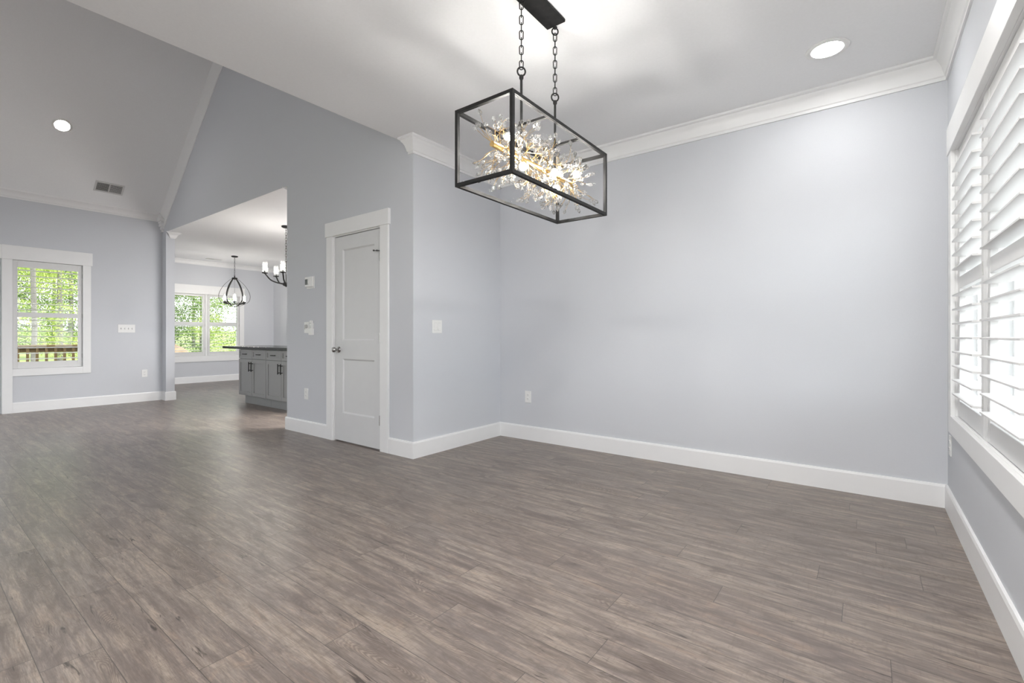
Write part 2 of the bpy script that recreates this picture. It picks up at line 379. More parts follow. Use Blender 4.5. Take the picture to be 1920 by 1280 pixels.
# rake crown climbing the gable
ang = math.atan(SL); dv = Vector((cos(ang),0,sin(ang))); nv = Vector((sin(ang),0,-cos(ang)))
rp_ = [(0,0),(.056,0),(.056,.016),(.048,.03),(.040,.06),(.024,.105),(.016,.125),(.016,.15),(.010,.165),(.010,.178),(0,.178)]
st = Vector((XL,0,ZW)); 
struct('trim_5', MB().prism([st+nv*w+Vector((0,-y,0))-dv*.02 for y, w in rp_], dv*((RIDX-XL)/cos(ang))), M['trim'], smooth=35)
# corner block where rake crown meets the left crown
mb = MB()
mb.prism([(XL,-.075,2.915),(XL+.165,-.075,2.915),(XL+.165,-.075,2.945),(XL+.10,-.075,ZW+SL*.10),(XL,-.075,ZW)], (0,.075,0))
mb.box(XL, XL+.15, -.06, 0, 2.885, 2.915).box(XL, XL+.125, -.05, 0, 2.835, 2.885).box(XL, XL+.10, -.035, 0, 2.79, 2.835).box(XL, XL+.07, -.022, 0, 2.75, 2.79)
struct('trim_6', mb, M['trim'], bevel=.004)
bprof = [(0,0),(.015,0),(.015,.128),(.011,.142),(0,.142)]
struct('baseboard_dining', MB().sweep(bprof, [(-.316,0),(0,0),(0,YB),(XR,YB),(XR,-6)]), M['trim'])
struct('baseboard_gable', MB().sweep(bprof, [(OP1,.12),(OP1,0),(-1.296,0)]), M['trim'])
struct('baseboard_left', MB().sweep(bprof, [(XL,-1.716),(XL,0),(OP0,0),(OP0,.12),(KX,.12),(KX,KY),(-.3,KY)]), M['trim'])

# closet door
d = struct('door_1', MB(), M['trim'], loc=None)
mb = MB().box(-1.299, -1.193, -.02, 0, 0, 2.05).box(-.430, -.316, -.02, 0, 0, 2.05).box(-1.312, -.300, -.028, 0, 2.05, 2.192)
mb.box(DX0-.016, DX0, -.012, .12, 0, DZ).box(DX1, DX1+.016, -.012, .12, 0, DZ).box(DX0-.014, DX1+.014, -.004, .12, DZ-.004, DZ+.009)
bpy.data.objects.remove(d); d = struct('door_1', mb, M['trim'], bevel=.0025)
def raised_door(x0, x1, z0, z1, panels, y=0, t=.04, dep=.012, bev=.014):
    """a slab with recessed shaker panels cut in its front face"""
    mb = MB(); xs = [x0, panels[0][0], panels[0][1], x1]
    mb.box(x0, xs[1], y, y+t, z0, z1).box(xs[2], x1, y, y+t, z0, z1)
    zs = [z0]
    for p in panels: zs += [p[2], p[3]]
    zs.append(z1)
    for i in range(0, len(zs), 2): mb.box(xs[1], xs[2], y, y+t, zs[i], zs[i+1])
    for a, b_, c_, e in panels:
        mb.box(a, b_, y+dep, y+t, c_, e)
        o_ = [(a,c_),(b_,c_),(b_,e),(a,e)]; n_ = [(a+bev,c_+bev),(b_-bev,c_+bev),(b_-bev,e-bev),(a+bev,e-bev)]
        for k in range(4):
            j = (k+1)%4
            mb.add([(o_[k][0],y+.0015,o_[k][1]),(o_[j][0],y+.0015,o_[j][1]),(n_[j][0],y+dep-.0005,n_[j][1]),(n_[k][0],y+dep-.0005,n_[k][1])], [(0,1,2,3)])
    return mb
slab = obj('door_slab', raised_door(-1.174, -.438, .012, 2.033, [(-1.043,-.538,.288,.824),(-1.043,-.538,1.007,1.904)], y=.002), M['door'], d)
mb = MB().lathe([(.031,0),(.031,.004),(.026,.010),(.012,.012),(.0105,.034),(.020,.040),(.0265,.050),(.0275,.058),(.024,.066),(.012,.071),(.001,.072)], 28, (-1.107,.002,.914), 'y')
obj('door_knob', mb, M['chrome'], d, smooth=50)
for z in (1.776, 1.028, .279):
    obj('hinge', MB().lathe([(.0065,-.046),(.0065,.046)], 12, (-.4425,-.0085,z)).box(-.4425,-.4385,-.004,.0015,z-.045,z+.045), M['chrome'], d, smooth=40)
mb = MB().tube([(-.4425,-.0085,1.826),(-.46,-.022,1.828),(-.485,-.028,1.829)], .004, 8).lathe([(.008,0),(.008,.012)], 12, (-.487,-.036,1.829), 'y').lathe([(.007,0),(.007,.012)], 12, (-.47,-.014,1.83), 'y')
obj('door_stop', mb, M['slot'], d, smooth=40)
# patio door just outside the frame on the left wall
mb = MB().box(XL, XL+.02, PD0-.09, PD0, 0, WZ1).box(XL, XL+.024, PD0-.11, LY0-.05, WZ1, WZ1+.186)
mb.box(XL-.116, XL, PD0, PD0+.02, 0, WZ1)
d2 = struct('door_2', mb, M['trim'], bevel=.0025)
PM = (PD0+PD1)/2
for a, b_ in ((PD0+.022, PM-.002), (PM+.002, PD1-.006)):
    o = obj('door_leaf', MB().box(XL-.07, XL-.03, a, a+.11, .01, WZ1-.01).box(XL-.07, XL-.03, b_-.11, b_, .01, WZ1-.01).box(XL-.07, XL-.03, a+.11, b_-.11, .01, .24).box(XL-.07, XL-.03, a+.11, b_-.11, WZ1-.13, WZ1-.01), M['door'], d2)
    obj('glass', MB().box(XL-.052, XL-.048, a+.11, b_-.11, .24, WZ1-.13), M['pane'], o)

# ---------------------------------------------------------------- windows (structure) and shutters
def window(name, loc, rz, bays, z0, z1, headtop, cw, cwl=None, apron=.10, left_floor=False):
    """local x runs along the wall, -y into the room, z up; origin at the wall face on the floor line"""
    xa, xb = bays[0][0], bays[-1][1]; cwl = cw if cwl is None else cwl
    mb = MB()
    mb.box(xa-cwl, xa, -.02, 0, 0 if left_floor else z0-apron, z1)
    mb.box(xb, xb+cw, -.02, 0, z0-apron, z1)
    mb.box(xa-cwl-(0 if left_floor else .018), xb+cw+.018, -.026, 0, z1, headtop)
    mb.box(xa, xb, -.02, 0, z0-apron, z0)
    mb.box(xa, xb, 0, .10, z0-.012, z0).box(xa, xb, 0, .10, z1, z1+.012)          # sill and head of the reveal
    mb.box(xa-.012, xa, 0, .10, z0, z1).box(xb, xb+.012, 0, .10, z0, z1)
    for (a, b_), (c_, e) in zip(bays, bays[1:]): mb.box(b_, c_, .010, .115, z0, z1)
    w = struct(name, mb, M['trim'], bevel=.002); w.location = loc; w.rotation_euler[2] = rz
    zm = (z0+z1)/2
    for a, b_ in bays:
        s_ = MB(); t = .032
        s_.box(a, b_, .085, .115, z0, z0+.05).box(a, b_, .085, .115, z1-.04, z1).box(a, b_, .083, .113, zm-.022, zm+.022)
        s_.box(a, a+t, .0855, .1145, z0, z1).box(b_-t, b_, .0855, .1145, z0, z1)
        o_ = obj('window_sash', s_, M['shut'], w)
        obj('window_pane', MB().box(a+t, b_-t, .098, .102, z0+.05, z1-.04), M['pane'], w)
    return w
def shutter(loc, rz, xa, xb, z0, z1, zlo, zmid, zhi, label, group):
    root = empty('plantation_shutter', loc, rz, label=label, cat='shutter', group=group)
    g = .004; a, b_ = xa+g, xb-g; st_ = .046; yc = .0245; t = .014
    f = MB().box(a, a+st_, yc-t, yc+t, z0+g, z1-g).box(b_-st_, b_, yc-t, yc+t, z0+g, z1-g)
    f.box(a+st_, b_-st_, yc-t+.001, yc+t-.001, z0+g, zlo).box(a+st_, b_-st_, yc-t+.001, yc+t-.001, zhi, z1-g).box(a+st_, b_-st_, yc-t+.001, yc+t-.001, zmid[0], zmid[1])
    obj('frame', f, M['shut'], root, bevel=.0025)
    prof = [(-.0445,-.0032),(-.043,-.0042),(-.015,-.0058),(.015,-.0058),(.043,-.0042),(.0445,-.0032),(.0445,.0032),(.043,.0042),(.015,.0058),(-.015,.0058),(-.043,.0042),(-.0445,.0032)]
    for (u, v) in ((zlo, zmid[0]), (zmid[1], zhi)):
        n = 8; p = (v-u)/n
        for i in range(n):
            z = u+p*(i+.5)
            obj('louver', MB().prism([(a+st_+.002, yc+y, z+h) for y, h in prof], (b_-a-2*st_-.004, 0, 0)), M['shut'], root, smooth=50)
    for z in (z0+.16, (z0+z1)/2, z1-.16):
        obj('hinge', MB().box(b_-.004, b_+.003, yc-t-.003, yc-t, z-.03, z+.03), M['plastic_dk'], root)
    return root
# left window
window('window_1', (XL, 0, 0), R(90), [(LY0, LY1)], WZ0, WZ1, 2.28, .09, .10, left_floor=True)
shutter((XL,0,0), R(90), LY0, LY1, WZ0, WZ1, .692, (1.31,1.376), 1.995, 'white louvered shutter on the living room window beside the four-switch plate', 'plantation shutters')
# kitchen double window
window('window_2', (KX, 0, 0), R(90), [(K0,1.615),(1.661,K1)], KZ0, KZ1, 2.19, .10, apron=.13)
shutter((KX,0,0), R(90), K0, 1.615, KZ0, KZ1, .69, (1.295,1.366), 1.94, 'left white shutter of the kitchen double window, nearer the white corner post', 'plantation shutters')
shutter((KX,0,0), R(90), 1.661, K1, KZ0, KZ1, .69, (1.295,1.366), 1.94, 'right white shutter of the kitchen double window, behind the globe pendant and counter end', 'plantation shutters')
# dining double window (local x = -world Y)
window('window_3', (XR, 0, 0), R(-90), [(-RY1,-.178),(-.100,-RY0)], WZ0, WZ1, 2.245, .092)
shutter((XR,0,0), R(-90), -RY1, -.178, WZ0, WZ1, .692, (1.31,1.376), 1.995, 'white shutter panel on the dining window next to the corner with the back wall', 'plantation shutters')
shutter((XR,0,0), R(-90), -.100, -RY0, WZ0, WZ1, .692, (1.31,1.376), 1.995, 'nearer white shutter panel on the dining window, cut by the right picture edge', 'plantation shutters')

# ---------------------------------------------------------------- electrical fittings
def plate_bm(w, h, t=.006): return MB().box(-w/2, w/2, -t, 0, -h/2, h/2)
def outlet(loc, rz, label):
    r = empty('wall_outlet', loc, rz, label=label, cat='outlet', group='wall outlets')
    obj('cover_plate', plate_bm(.074, .118), M['plastic'], r, bevel=.002)
    for s in (1, -1):
        f = obj('receptacle', MB().prism([(.017*cos(q)*1.0, -.0085, s*.0205+.0145*max(-.85,min(.85,sin(q)))) for q in [2*pi*k/20 for k in range(20)]], (0,.003,0)), M['plastic'], r)
        m_ = MB().box(-.0075, -.0055, -.0089, -.0083, s*.0205-.002, s*.0205+.007).box(.0055, .0075, -.0089, -.0083, s*.0205-.002, s*.0205+.006).box(-.002,.002,-.0089,-.0083,s*.0205-.010,s*.0205-.006)
        obj('slots', m_, M['slot'], f)
    return r
outlet((-1.710,0,.428), 0, 'white outlet low on the wall left of the closet door')
outlet((.364,YB,.434), 0, 'white outlet low on the large bare back wall near its left corner')
outlet((XL,-.238,.45), R(90), 'white outlet below the four-switch plate on the far left wall')
outlet((XR,1.06,.405), R(-90), 'white outlet under the corner of the large shuttered window at right')
def rocker(x, mbp, r):
    f = obj('switch_rocker', MB().prism([(x-.0165,-.006,-.033),(x-.0165,-.011,-.033),(x-.0165,-.0075,0),(x-.0165,-.009,.033),(x-.0165,-.006,.033)], (.033,0,0)), M['plastic'], r)
    obj('rocker_gap', MB().box(x-.0178, x+.0178, -.0066, -.0058, -.0345, .0345), M['plastic_dk'], f)
r = empty('light_switch', (0,.2775,1.134), R(90), label='white double rocker switch plate on the short wall right of the closet', cat='light switch')
obj('cover_plate', plate_bm(.118, .118), M['plastic'], r, bevel=.002)
for x in (-.023, .023): rocker(x, None, r)
r = empty('light_switch', (XL,-.468,1.165), R(90), label='wide white plate of four toggle switches on the far left wall', cat='light switch')
obj('cover_plate', plate_bm(.215, .125), M['plastic'], r, bevel=.002)
for x in (-.069, -.023, .023, .069):
    f = obj('toggle', MB().prism([(x-.004,-.006,-.006),(x-.004,-.019,.004),(x-.004,-.019,.010),(x-.004,-.006,.010)], (.008,0,0)), M['plastic'], r)
    obj('toggle_slot', MB().box(x-.0055, x+.0055, -.0066, -.0058, -.013, .013), M['plastic_dk'], f)
# thermostat
r = empty('thermostat', (-1.626,0,1.62), 0, label='white thermostat with a small dark screen left of the closet door', cat='thermostat')
obj('body', MB().box(-.072, .072, -.028, -.006, -.050, .056), M['plastic'], r, bevel=.006)
obj('base_plate', MB().box(-.068, .078, -.007, 0, -.066, .060), M['plastic'], r, bevel=.002)
obj('screen', MB().box(-.064, -.014, -.0288, -.027, -.026, .032), M['screen'], r)
for z in (.023, -.021): obj('button', MB().box(-.006, .010, -.0295, -.027, z-.003, z+.003), M['plastic_dk'], r)
# fan control plate and remote in its cradle
r = empty('fan_control', (-1.70,0,1.14), 0, label='white wall plate with a round dial beside the remote cradle', cat='wall control')
obj('cover_plate', plate_bm(.095, .118), M['plastic'], r, bevel=.002)
obj('dial', MB().lathe([(.021,0),(.021,.008),(.017,.016),(.001,.016)], 20, (.004,-.006,.012), 'y'), M['plastic_dk'], r, smooth=40)
obj('slide', MB().box(-.034, -.028, -.010, -.005, -.020, .03), M['plastic_dk'], r)
r = empty('remote_cradle', (-1.592,0,1.105), 0, label='white wall cradle holding the fan remote left of the closet door', cat='remote holder')
obj('pocket', MB().box(-.034, .030, -.026, -.022, -.045, .02).box(-.034, -.031, -.022, 0, -.045, .02).box(.027, .030, -.022, 0, -.045, .02).box(-.031,.027,-.022,0,-.045,-.040), M['plastic'], r, bevel=.0015)
obj('back_plate', MB().box(-.031, .027, -.003, 0, -.045, .08), M['plastic'], r)
r = empty('remote_control', (-1.594,-.004,1.105), 0, label='slim white fan remote standing in its wall cradle', cat='remote')
obj('body', MB().box(-.024, .022, -.016, 0, -.038, .108), M['plastic'], r, bevel=.004)
for z, w in ((.080,.010),(.050,.007),(.040,.007),(.030,.007)):
    for x in (-.010, .008): obj('button', MB().lathe([(w/2,0),(w/2,.002)], 12, (x,-.016,z), 'y'), M['plastic_dk'], r)

# ---------------------------------------------------------------- recessed lights and vents
def can(name_loc, tilt, label, ro, ri):
    r = empty('recessed_light', name_loc, 0, label=label, cat='ceiling light', group='recessed ceiling lights'); r.rotation_euler = (0, tilt, 0)
    obj('trim_ring', MB().lathe([(ro,0),(ro,-.004),(ro-.008,-.009),(ri+.004,-.007),(ri,-.001),(ri,0)], 48, cap=False), M['plastic'], r, smooth=40)
    obj('lens', MB().lathe([(.001,-.004),(ri*.7,-.0038),(ri,-.002),(ri,.0),(.001,0)], 40, cap=False), M['lens'], r, smooth=60)
can((2.91,.652,H-.0005), 0, 'round lit recessed light in the flat dining ceiling', .110, .078)
can((-5.2+.0005,-1.361,ZW+SL*(-5.2-XL)-.0007), -ang, 'round lit recessed light in the grey sloped ceiling', .100, .072)
def vent(loc, tilt, wy, wx, label, name='ceiling_vent'):
    r = empty(name, loc, 0, label=label, cat='air vent'); r.rotation_euler = (0, tilt, 0)
    a, b_ = wx/2, wy/2; e = .022
    f = MB().box(-a, -a+e, -b_, b_, -.007, 0).box(a-e, a, -b_, b_, -.007, 0).box(-a+e, a-e, -b_, -b_+e, -.007, 0).box(-a+e, a-e, b_-e, b_, -.007, 0).box(-a+e, a-e, -.007, .007, -.007, 0)
    obj('frame', f, M['vent'], r, bevel=.002)
    obj('duct_backing', MB().box(-a+e, a-e, -b_+e, b_-e, -.0015, 0), M['slot'], r)
    for s in (-1, 1):
        g_ = MB(); n = 7; L_ = b_-e-.007
        for i in range(n):
            x = -a+e+(2*a-2*e)*(i+.5)/n; g_.box(x-.002, x+.002, s*.007, s*(.007+L_), -.006, -.0015)
        m_ = 11
        for i in range(m_):
            y = s*(.007+L_*(i+.5)/m_); g_.box(-a+e, a-e, y-.0012, y+.0012, -.0055, -.0015)
        obj('grille', g_, M['vent'] if s > 0 else M['plastic_dk'], r)
vent((-5.84,-.748,ZW+SL*(-5.84-XL)-.0005), -ang, .335, .185, 'grey two-part air vent in the sloped ceiling above the left wall')
vent((-8.375,1.6,HK-.0005), 0, .30, .12, 'small air vent in the kitchen ceiling near the far wall')

# ---------------------------------------------------------------- kitchen island
def shaker(x0, x1, z0, z1, fr, y=0, t=.02):
    mb = MB().box(x0, x0+fr, y, y+t, z0, z1).box(x1-fr, x1, y, y+t, z0, z1).box(x0+fr, x1-fr, y, y+t, z0, z0+fr).box(x0+fr, x1-fr, y, y+t, z1-fr, z1)
    return mb.box(x0+fr, x1-fr, y+.009, y+t, z0+fr, z1-fr)
def base_cabinet(x, w, label, tx=0):
    r = empty('base_cabinet', (x,.6,0), 0, label=label, cat='cabinet', group='kitchen island cabinets')
    obj('carcass', MB().box(0, w, .0205, .62, .13, .846), M['cab'], r)
    obj('toe_kick', MB().box(tx, w, .075, .60, 0, .13), M['cab'], r)
    h = w/2
    for s in (0, 1):
        a, b_ = s*h+.003, (s+1)*h-.003
        dr = obj('drawer', shaker(a, b_, .703, .840, .035), M['cab'], r, bevel=.0015)
        c = (a+b_)/2+.02
        obj('handle', MB().tube([(c-.055,-.026,.770),(c+.055,-.026,.770)], .006, 10).tube([(c-.035,-.026,.770),(c-.035,.001,.770)], .005, 8).tube([(c+.035,-.026,.770),(c+.035,.001,.770)], .005, 8), M['iron'], dr, smooth=40)
        do = obj('door', shaker(a, b_, .136, .694, .055), M['cab'], r, bevel=.0015)
        c = h-.038 if s == 0 else h+.038
        obj('handle', MB().tube([(c,-.03,.51),(c,-.03,.655)], .006, 10).tube([(c,-.03,.53),(c,.001,.53)], .005, 8).tube([(c,-.03,.63),(c,.001,.63)], .005, 8), M['iron'], do, smooth=40)
    return r
base_cabinet(-4.775, .885, 'grey shaker island cabinet at the open counter end, left of its twin', .055)
base_cabinet(-3.888, .885, 'grey shaker island cabinet partly hidden by the edge of the closet wall')
tag(obj('countertop', MB().box(-5.29, -2.97, .565, 1.32, .847, .885), M['granite'], bevel=.004), 'black granite island countertop overhanging the grey cabinets', 'countertop')

# ---------------------------------------------------------------- pendants
def link_pts(c, hx, hz, ax, n=14):
    """a stadium-shaped chain link standing in the plane of the axis ax and z"""
    pts = []
    for k in range(n):
        q = 2*pi*k/n; a = hx*cos(q); b_ = hx*sin(q)+(hz-hx)*(1 if sin(q) >= 0 else -1)
        pts.append((c[0]+ax[0]*a, c[1]+ax[1]*a, c[2]+b_))
    return pts
def chain(z0, z1, hx, pitch, r, x=0, y=0, tw=0.3):
    mb = MB(); n = max(1, round((z1-z0)/pitch)); p = (z1-z0)/n
    for i in range(n):
        q = tw+(pi/2 if i % 2 else 0); mb.tube(link_pts((x,y,z0+p*(i+.5)), hx, p/2+r*1.6, (cos(q),sin(q))), r, 6, True)
    return mb
# globe pendant
r = empty('globe_pendant', (-7.6,1.70,1.67), R(67.6), label='black open globe pendant of curved straps hanging before the kitchen window', cat='pendant light')
T = HK-1.67
obj('canopy', MB().lathe([(.001,T),(.062,T),(.062,T-.018),(.045,T-.026),(.001,T-.026)], 28, cap=False), M['iron'], r, smooth=40)
obj('chain', chain(.64, T-.02, .009, .042, .0022), M['iron'], r, smooth=60)
obj('hub', MB().lathe([(.006,.66),(.012,.62),(.05,.612),(.052,.585),(.03,.575),(.008,.57)], 24), M['iron'], r, smooth=40)
obj('center_rod', MB().tube([(0,0,.58),(0,0,.03)], .0035, 8), M['chrome'], r, smooth=60)
prof = [(.04,.602),(.078,.575),(.124,.530),(.192,.455),(.247,.366),(.281,.285),(.292,.215),(.280,.140),(.240,.085),(.19,.062),(.13,.025),(.03,.004)]
def smooth_pts(P, n=5):
    out = []
    for i in range(len(P)-1):
        p0, p1, p2, p3 = P[max(i-1,0)], P[i], P[i+1], P[min(i+2,len(P)-1)]
        for k in range(n):
            t = k/n; out.append(tuple(.5*(2*b+(c-a)*t+(2*a-5*b+4*c-d)*t*t+(-a+3*b-3*c+d)*t**3) for a, b, c, d in zip(p0,p1,p2,p3)))
    out.append(P[-1]); return out
sp_ = smooth_pts(prof)
for k in range(6):
    q = 2*pi*k/6; mb = MB(); v = []; f = []
    tx, ty = -sin(q)*.011, cos(q)*.011
    n = len(sp_)
    for i, (a, z) in enumerate(sp_):
        x_, y_ = a*cos(q), a*sin(q); nx, ny = cos(q)*.009, sin(q)*.009
        v += [(x_-tx,y_-ty,z),(x_+tx,y_+ty,z),(x_+tx-nx,y_+ty-ny,z+.002),(x_-tx-nx,y_-ty-ny,z+.002)]
        if i: b = 4*(i-1); f += [(b+j, b+(j+1)%4, b+4+(j+1)%4, b+4+j) for j in range(4)]
    f += [(0,1,2,3), (4*n-4,4*n-1,4*n-2,4*n-3)]
    obj('strap', mb.add(v, f), M['iron'], r)
obj('lower_ring', MB().tube([(.195*cos(2*pi*k/40), .195*sin(2*pi*k/40), .066) for k in range(40)], .007, 8, True), M['iron'], r, smooth=60)
obj('finial', MB().sphere((0,0,.0), .014, 12, 8), M['iron'], r, smooth=60)
def candle(c, parent, up, rad, h, cup):
    s = obj('candle_cup', MB().lathe([(.004,-.02),(.014,-.012),(cup,-.006),(cup,.004),(.012,.006),(.012,.04),(.001,.04)], 18, c, cap=False), M['iron'], parent, smooth=40)
    obj('bulb', MB().lathe([(.002,.040),(.009,.046),(.021,.070),(.021,.095),(.011,.120),(.001,.132)], 14, c, cap=False), M['kbulb'], s, smooth=60)
    obj('glass_shade', MB().lathe([(rad*.96,.004),(rad,.01),(rad,h),(rad-.003,h),(rad-.003,.01)], 20, c, cap=False), M['shade'], s, smooth=40)
for k in range(6):
    q = 2*pi*(k+.5)/6; candle((.198*cos(q), .198*sin(q), .095), r, 0, .032, .165, .036)
    obj('arm', MB().tube([(.0,.0,.045),(.12*cos(q),.12*sin(q),.05),(.19*cos(q),.19*sin(q),.07),(.198*cos(q),.198*sin(q),.085)], .006, 8), M['iron'], r, smooth=60)
# five-arm chandelier, its centre about the closet wall's edge
r = empty('candle_chandelier', (-4.05,.98,1.83), 1.0954, label='black five-arm candle chandelier half hidden by the closet wall edge', cat='chandelier')
T = HK-1.83
obj('canopy', MB().lathe([(.001,T),(.065,T),(.065,T-.018),(.045,T-.028),(.001,T-.028)], 28, cap=False), M['iron'], r, smooth=40)
obj('chain', chain(.36, T-.02, .010, .042, .0024), M['iron'], r, smooth=60)
obj('center_column', MB().lathe([(.003,.385),(.007,.365),(.007,.05),(.014,.045),(.044,.038),(.046,-.002),(.03,-.01),(.008,-.018),(.001,-.03)], 20), M['iron'], r, smooth=40)
for deg in (118, 199, 262, 334, 46):
    q = R(deg); a = obj('arm', MB().tube([(rr*cos(q), rr*sin(q), z) for rr, z in smooth_pts([(.03,.02),(.12,.03),(.20,.055),(.245,.09),(.278,.13),(.297,.152)], 3)], .0105, 8), M['iron'], r, smooth=60)
    candle((.30*cos(q), .30*sin(q), .165), a, 0, .036, .165, .042)

# ---------------------------------------------------------------- linear crystal chandelier over the dining area
rnd = random.Random(11)
CB = (1.735, -.66, 1.742)
r = empty('linear_chandelier', CB, 0, label='black rectangular glass box chandelier full of gold twigs and crystals, over the dining floor', cat='chandelier')
bw, bl, bh, t = .160, .444, .356, .0080
mb = MB()
for sx in (-1, 1):
    for sz in (t, bh-t): mb.box(sx*bw-t, sx*bw+t, -bl-t, bl+t, sz-t, sz+t)
    for sy in (-1, 1): mb.box(sx*bw-t, sx*bw+t, sy*bl-t, sy*bl+t, 2*t, bh-2*t)
for sy in (-1, 1):
    for sz in (t, bh-t): mb.box(-bw+t, bw-t, sy*bl-t, sy*bl+t, sz-t, sz+t)
obj('box_frame', mb, M['iron'], r)
TZ = .183
for sy in (-.157, .157):
    obj('cross_bar', MB().box(-bw, bw, sy-.007, sy+.007, bh-.014, bh-.002), M['iron'], r)
    obj('rod', MB().tube([(0,sy,TZ),(0,sy,.585)], .0062, 10), M['iron'], r, smooth=60)
    obj('rod_collar', MB().lathe([(.009,.575),(.011,.58),(.011,.592),(.006,.596)], 14, (0,sy,0)), M['iron'], r, smooth=40)
    obj('bar_collar', MB().lathe([(.013,bh),(.013,bh+.006),(.008,bh+.012)], 14, (0,sy,0)), M['iron'], r, smooth=40)
    q = .75
    obj('ring', MB().tube([(cos(q)*.0195*cos(2*pi*k/24), sy+sin(q)*.0195*cos(2*pi*k/24), .613+.0215*sin(2*pi*k/24)) for k in range(24)], .0042, 8, True), M['iron'], r, smooth=60)
    obj('chain', chain(.626, .960, .0095, .036, .0026, 0, sy, .65), M['iron'], r, smooth=60)
    obj('ring', MB().tube([(cos(q)*.017*cos(2*pi*k/24), sy+sin(q)*.017*cos(2*pi*k/24), .973+.019*sin(2*pi*k/24)) for k in range(24)], .0038, 8, True), M['iron'], r, smooth=60)
    obj('ceiling_eye', MB().lathe([(.006,.986),(.008,.990),(.013,.996)], 12, (0,sy,0)), M['iron'], r, smooth=40)
obj('canopy', MB().box(-.045, .070, -.255, .150, H-CB[2]-.016, H-CB[2]-.0005), M['iron'], r, bevel=.003)
for sx in (-1, 1):
    obj('glass_pane', MB().box(sx*bw-.0012, sx*bw+.0012, -bl+t, bl-t, 2*t, bh-2*t), M['boxglass'], r)
for sy in (-1, 1):
    obj('glass_pane', MB().box(-bw+t, bw-t, sy*bl-.0012, sy*bl+.0012, 2*t, bh-2*t), M['boxglass'], r)
obj('spine', MB().lathe([(.012,-.385),(.0135,-.38),(.0135,.38),(.012,.385)], 18).v and MB().tube([(0,-.385,TZ),(0,.385,TZ)], .0135, 16), M['gold'], r, smooth=50)
bulbs = [(-.285,.6,.055),(-.19,-1.1,-.05),(-.03,.9,.05),(.06,-1.3,.03),(.185,2.0,-.05),(.33,.4,.06)]
for y, a, _z in [(-.28,75,0),(-.185,-60,0),(-.06,150,0),(.06,-20,0),(.18,-95,0),(.345,60,0)]:
    a = R(a); ux, uz = cos(a), sin(a)
    s = obj('socket', MB().tube([(ux*.012,y,TZ+uz*.012),(ux*.045,y,TZ+uz*.045)], .011, 12), M['gold'], r, smooth=40)
    obj('bulb', MB().sphere((ux*.062,y,TZ+uz*.062), .0195, 16, 10), M['bulb'], s, smooth=60)
# crystals: a faceted drop, long axis z
def drop(k):
    n = 6; return MB().lathe([(.0006,-.5*k),(.0076,-.26*k),(.0108,.02*k),(.0072,.28*k),(.0018,.46*k),(.0006,.5*k)], n)
cm_ = [obj('crystal', drop(k), M['crystal']) for k in (.034, .041, .028)]
cmesh = [o.data for o in cm_]
for o in cm_: bpy.data.objects.remove(o)
def inside(p, m=.012):
    return abs(p[0]) < bw-m and abs(p[1]) < bl-m and m < p[2] < bh-m
singles = []; rest = MB()
NB = 76
for i in range(NB):
    y0_ = -.375+.75*(i+.5)/NB+rnd.uniform(-.008,.008); a = i*2.399963+rnd.uniform(-.3,.3)
    base = Vector((cos(a)*.012, y0_, TZ+sin(a)*.012))
    dir0 = Vector((cos(a), rnd.uniform(-.5,.5)+(y0_/.375)**3*.9, sin(a))).normalized()
    mb = MB(); tips = []
    L0 = rnd.uniform(.05, .10); bend = Vector((rnd.uniform(-1,1), rnd.uniform(-1,1), rnd.uniform(-1,1)))*.35
    main = []; p = base.copy(); dd = dir0.copy()
    for s in range(6):
        main.append(p.copy()); p = p+dd*(L0/5); dd = (dd+bend*.22).normalized()
    mb.tube(main, .0014, 5)
    for j in range(rnd.choice((3,4,4,5))):
        st_ = main[rnd.choice((2,3,4,5,5))]; d1 = (dd+Vector((rnd.uniform(-1,1), rnd.uniform(-1,1), rnd.uniform(-1,1)))*.7).normalized()
        LL = rnd.uniform(.055, .135); bd = Vector((rnd.uniform(-1,1), rnd.uniform(-1,1), rnd.uniform(-1,1)))*.8
        pts = [st_.copy()]; q = st_.copy(); d2_ = d1.copy(); ok = True
        for s in range(6):
            nq = q+d2_*(LL/6)
            if not inside(nq+d2_*.02): break
            q = nq; pts.append(q.copy()); d2_ = (d2_+bd*.2).normalized()
        if len(pts) < 3: continue
        mb.tube(pts, .00095, 4); tips.append((q, d2_))
        if rnd.random() < .3 and len(pts) > 3: tips.append((pts[len(pts)//2], (d2_+Vector((rnd.uniform(-1,1),rnd.uniform(-1,1),rnd.uniform(-1,1)))).normalized()))
    br = obj('branch', mb, M['gold'], r, smooth=60)
    for q, d1 in tips:
        if not inside(q+d1*.03, .004): d1 = -d1 if inside(q-d1*.03, .004) else Vector((0,0,-1))
        singles.append((br, q+d1*.013, d1))
singles.sort(key=lambda s: (Vector(cam.location)-Vector(CB)-s[1]).length)
for n, (br, q, d1) in enumerate(singles):
    rot = Vector(d1).to_track_quat('Z', 'Y').to_matrix().to_4x4()
    me = cmesh[n % 3]
    if n < 100:
        o = bpy.data.objects.new('crystal', me); COL.objects.link(o); o.parent = br; o.matrix_local = Matrix.Translation(q) @ rot
    else:
        rest.add([Matrix.Translation(q) @ rot @ v.co for v in me.vertices], [tuple(p.vertices) for p in me.polygons])
tag(obj('crystal_cluster', rest, M['crystal'], r), kind='stuff')

